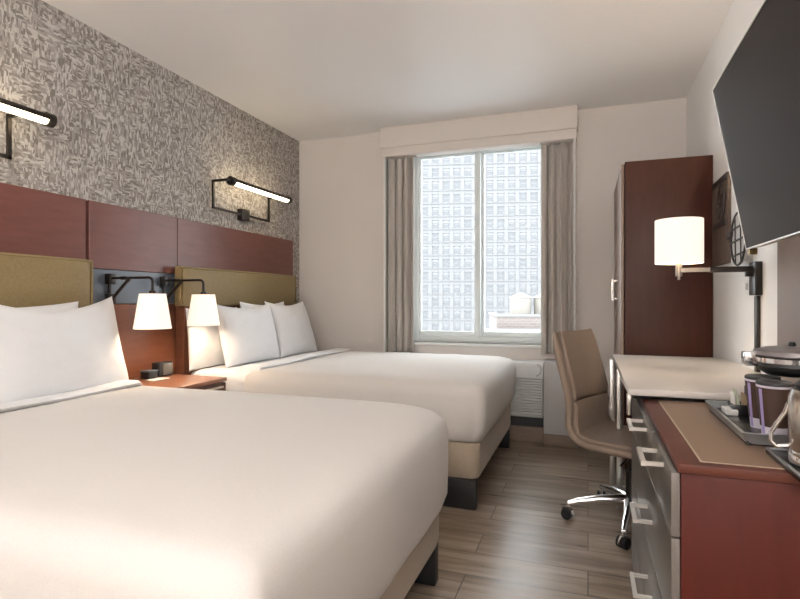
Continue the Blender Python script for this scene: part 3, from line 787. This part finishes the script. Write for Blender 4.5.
# condiment packets
t = thing('condiment_holder', (.40, 1.79, ZS), 'small dark holder with standing sachets at the back corner of the tray', 'holder')
b = B(); hx, hy = .425, 1.775
box(b, hx-.035, hx+.035, hy-.03, hy-.026, ZS, ZS+.03, .001); box(b, hx-.035, hx+.035, hy+.026, hy+.03, ZS, ZS+.03, .001); box(b, hx-.035, hx-.031, hy-.026, hy+.026, ZS, ZS+.03, .001); box(b, hx+.031, hx+.035, hy-.026, hy+.026, ZS, ZS+.03, .001); box(b, hx-.031, hx+.031, hy-.026, hy+.026, ZS, ZS+.003)
obj('holder_tray', b, m_tray, t)
mats = [m_paper, M('sachet pale green', (.55,.60,.45), .7), m_cupb, M('sachet tan', (.45,.33,.2), .7), m_black]
for k in range(5):
    x = hx-.024+.012*k; b = B(); q = random.uniform(-.006, .006)
    rings(b, [[Vector((x+q*s, hy-.022, ZS+.004+.0*s)), Vector((x+.002+q*s, hy-.022, ZS+.004)), Vector((x+.002+q*3, hy+.02, ZS+.004)), Vector((x+q*3, hy+.02, ZS+.004))] if s == 0 else
              [Vector((x+q*3, hy-.022, ZS+.060+.01*(k%3))), Vector((x+.002+q*3, hy-.022, ZS+.060+.01*(k%3))), Vector((x+.002+q*3, hy+.02, ZS+.060+.01*(k%3))), Vector((x+q*3, hy+.02, ZS+.060+.01*(k%3)))] for s in (0, 1)])
    obj('sachet', b, mats[k], label=['white sachet standing in the condiment holder, nearest the tray edge', 'pale green sachet standing in the condiment holder', 'dark brown sachet standing in the condiment holder', 'tan sachet standing in the condiment holder', 'black sachet standing in the condiment holder, nearest the wall'][k], cat='sachet', group='sachets in the condiment holder', smooth=0)
b = B(); box(b, .372, .402, 1.735, 1.80, ZS, ZS+.016, .003); obj('sugar_packet_stack', b, m_paper, label='short pile of flat white packets at the rim corner of the tray', cat='packets')
# steel carafe
t = thing('steel_carafe', (.446, 1.275, ZT+.0105), 'brushed steel carafe with looped handle at the right edge on the small tray', 'carafe')
zc = ZT+.0105; cx_, cy_ = .446, 1.275
b = B(); lathe(b, cx_, cy_, [(.058,zc),(.062,zc+.004),(.062,zc+.022),(.058,zc+.028)], 40); obj('base_ring', b, m_chrome, t)
b = B(); lathe(b, cx_, cy_, [(.059,zc+.029),(.062,zc+.035),(.062,zc+.135),(.056,zc+.150),(.052,zc+.152)], 40); obj('body', b, m_steel, t)
b = B(); lathe(b, cx_, cy_, [(.050,zc+.153),(.052,zc+.160),(.040,zc+.170),(.01,zc+.174)], 32); obj('lid', b, m_black, t)
hd = Vector((-.92, .25, 0)).normalized(); c0 = Vector((cx_, cy_, 0))
P = [c0 + hd*a + Vector((0,0,zc+z)) for a, z in ((.060,.120),(.066,.100),(.080,.075),(.090,.055),(.090,.038),(.080,.028),(.061,.032))]
b = B(); Q = []
for i in range(len(P)-1):
    for s in range(4): Q.append(P[i].lerp(P[i+1], s/4))
Q.append(P[-1]); tube(b, Q, .0045, 10); obj('handle', b, m_chrome, t, smooth=80)

# ------------------------------------------------------------------ the city outside
D0 = 130.; th = math.atan(188/530.)
def cam_dir(px): 
    u = (px-400)/530.; return Vector((math.cos(th)*u - math.sin(th), math.sin(th)*u + math.cos(th), 0))
cpt = cam_dir(480)*D0
ang = math.radians(14.0)
ex = Vector((math.cos(ang), math.sin(ang), 0)); ey = Vector((-math.sin(ang), math.cos(ang), 0))
t = thing('office_tower', (cpt.x, cpt.y, -62), 'tall pale stone tower with a grid of windows filling the view outside', 'building')
cw, rh = 2.655, 3.19
NC, NR = 30, 24
zrow0 = CAMZ + (300-159)/530*D0                      # centre of the topmost row in view
def FP(a, d, z): return cpt + ex*a + ey*d + Vector((0,0,z))
a_first = (424.6-480)/530*D0*1.0
def fbox(bm, a0, a1, d0, d1, z0, z1):
    rings(bm, [[FP(a0,d0,z), FP(a1,d0,z), FP(a1,d1,z), FP(a0,d1,z)] for z in (z0, z1)])
cols = [a_first + cw*(k-9) for k in range(NC)]
rows = [zrow0 + rh*(6-k) for k in range(NR)]
b = B(); wl, wr_ = cols[0]-cw/2, cols[-1]+cw/2
fbox(b, wl, wr_, .0, 25, -62, zrow0+rh*7.5)
obj('tower_body', b, m_facade, t, smooth=0)
b = B(); ww = 1.70; wh = 2.05                      # stone skin in front of the glass: piers and bands
edges = [wl] + [v for c in cols for v in (c-ww/2, c+ww/2)] + [wr_]
for i in range(0, len(edges), 2): fbox(b, edges[i], edges[i+1], -.35, 0, -62, zrow0+rh*7.5)
ze = []
for r_ in rows: ze.append(r_)
for c in cols:
    last_top = zrow0+rh*7.5
    for r_ in rows:
        fbox(b, c-ww/2, c+ww/2, -.30, 0, r_+wh/2, last_top); last_top = r_-wh/2
for r_ in rows: fbox(b, wl, wr_, -.50, -.35, r_-wh/2-.30, r_-wh/2-.05)
obj('stone_skin', b, m_facade, t, smooth=0)
def fwin(bm, c, r_, part):
    if part == 'g': fbox(bm, c-ww/2+.05, c+ww/2-.05, -.12, -.04, r_-wh/2, r_+wh/2)
    else:
        for z in (r_, r_-wh/2+.10, r_+wh/2-.10): fbox(bm, c-ww/2, c+ww/2, -.17, -.12, z-.09, z+.09)
        for a in (c-ww/2+.09, c+ww/2-.09): fbox(bm, a-.09, a+.09, -.17, -.12, r_-wh/2, r_+wh/2)
        if (int(c*7)+int(r_*3)) % 3: fbox(bm, c-ww/2+.18, c+ww/2-.18, -.16, -.12, r_+.35, r_+wh/2-.18)   # drawn blind
bg = [(c, r_) for c in cols for r_ in rows]
bg.sort(key=lambda q: abs(q[0]-0)*1.0 + abs(q[1]-(zrow0-rh*6))*.8)
near, rest = bg[:50], bg[50:]
for c, r_ in near:
    b = B(); fwin(b, c, r_, 'g'); o = obj('window', b, m_fwin, t, smooth=0)
    b = B(); fwin(b, c, r_, 's'); obj('sash', b, m_fsash, o, smooth=0)
b = B()
for c, r_ in rest: fwin(b, c, r_, 'g')
o = obj('windows', b, m_fwin, t, smooth=0, kind='stuff'); b = B()
for c, r_ in rest: fwin(b, c, r_, 's')
obj('sashes', b, m_fsash, o, smooth=0)
# low brick roof with two round tanks
D1 = 40.
def q(px, d=D1): return cam_dir(px)*d
t = thing('brick_building', (q(530).x, q(530).y, -30), 'low brick building below the tower, seen through the right window pane', 'building')
p0 = q(497); exx = Vector((math.cos(ang), math.sin(ang), 0)); eyy = Vector((-math.sin(ang), math.cos(ang), 0))
def BP(a, d, z): return p0 + exx*a + eyy*d + Vector((0,0,z))
def bbox(bm, a0,a1,d0,d1,z0,z1): rings(bm, [[BP(a0,d0,z), BP(a1,d0,z), BP(a1,d1,z), BP(a0,d1,z)] for z in (z0,z1)])
b = B(); bbox(b, 0, 12, 0, 8, -30, -.15); obj('brick_wall', b, m_brick, t, smooth=0)
b = B(); bbox(b, -.1, 12.1, -.1, .25, -.15, .02); bbox(b, -.1, .25, .25, 8, -.15, .02); obj('coping', b, m_facade, t, smooth=0)
b = B(); bbox(b, -1.5, 12, -1.2, 0, -30, -1.05); obj('lower_ledge', b, m_facade, t, smooth=0)
def tank(px, label):
    c = q(px, 42.5); t = thing('water_tank', (c.x, c.y, -.15), label, 'water tank', 'round tanks on the brick roof')
    b = B(); lathe(b, c.x, c.y, [(.82,-.148),(.86,1.25)], 32); obj('tank_body', b, m_tank, t)
    b = B(); lathe(b, c.x, c.y, [(.92,1.255),(.90,1.32),(.05,1.72)], 32); obj('tank_roof', b, m_tank, t)
tank(520.5, 'round white rooftop tank with pointed lid, left one of the pair outside'); tank(544.5, 'round white rooftop tank partly behind the right curtain')
b = B(); box(b, -400, 400, 20, 500, -64, -62); struct('ground', b, m_ground, smooth=0)

# ------------------------------------------------------------------ light
w = bpy.data.worlds.new('sky'); bpy.context.scene.world = w; w.use_nodes = True
bg = w.node_tree.nodes['Background']; bg.inputs[0].default_value = (.90,.95,1.0,1); bg.inputs[1].default_value = 5.6
s = bpy.data.lights.new('sun', 'SUN'); s.energy = 1.0; s.angle = .05; s.color = (1,.97,.92)
so = bpy.data.objects.new('sun', s); C.objects.link(so); so.rotation_euler = (math.radians(48), 0, math.radians(-30))
p = bpy.data.lights.new('window portal', 'AREA'); p.shape = 'RECTANGLE'; p.size = WX1-WX0; p.size_y = WZ1-WZ0; p.cycles.is_portal = True
po = bpy.data.objects.new('window portal', p); C.objects.link(po); po.location = ((WX0+WX1)/2, YB+.18, (WZ0+WZ1)/2); po.rotation_euler = (math.radians(-90), 0, 0)
def area(name, loc, size, e, col, rot=(0,0,0)):
    a = bpy.data.lights.new(name, 'AREA'); a.shape = 'DISK'; a.size = size; a.energy = e; a.color = col
    o = bpy.data.objects.new(name, a); C.objects.link(o); o.location = loc; o.rotation_euler = rot; return o
area('added ceiling fill', (-.3, -1.7, H-.04), .8, 12, (1,.97,.95))  # added fill behind the camera, stands in for unseen room light
area('added upward fill', (-.3, -1.65, 1.5), 1.0, 130, (1,.97,.95), (PI,0,0))  # added unseen fill, bounces extra light off the ceiling

# ------------------------------------------------------------------ camera
cam = bpy.data.cameras.new('camera'); cam.sensor_width = 36; cam.lens = 530/800*36; cam.clip_start = .05; cam.clip_end = 1000
cam.shift_y = .5/800
co = bpy.data.objects.new('camera', cam); C.objects.link(co); co.location = (0,0,CAMZ); co.rotation_euler = (PI/2, 0, th)
sc = bpy.context.scene; sc.camera = co
sc.view_settings.view_transform = 'Standard'; sc.view_settings.look = 'None'; sc.view_settings.gamma = 1; sc.view_settings.use_curve_mapping = False
sc.view_settings.exposure = .68
sc.cycles.max_bounces = 10; sc.cycles.diffuse_bounces = 6; sc.cycles.transparent_max_bounces = 12
sc.cycles.sample_clamp_indirect = 6; sc.cycles.use_denoising = True
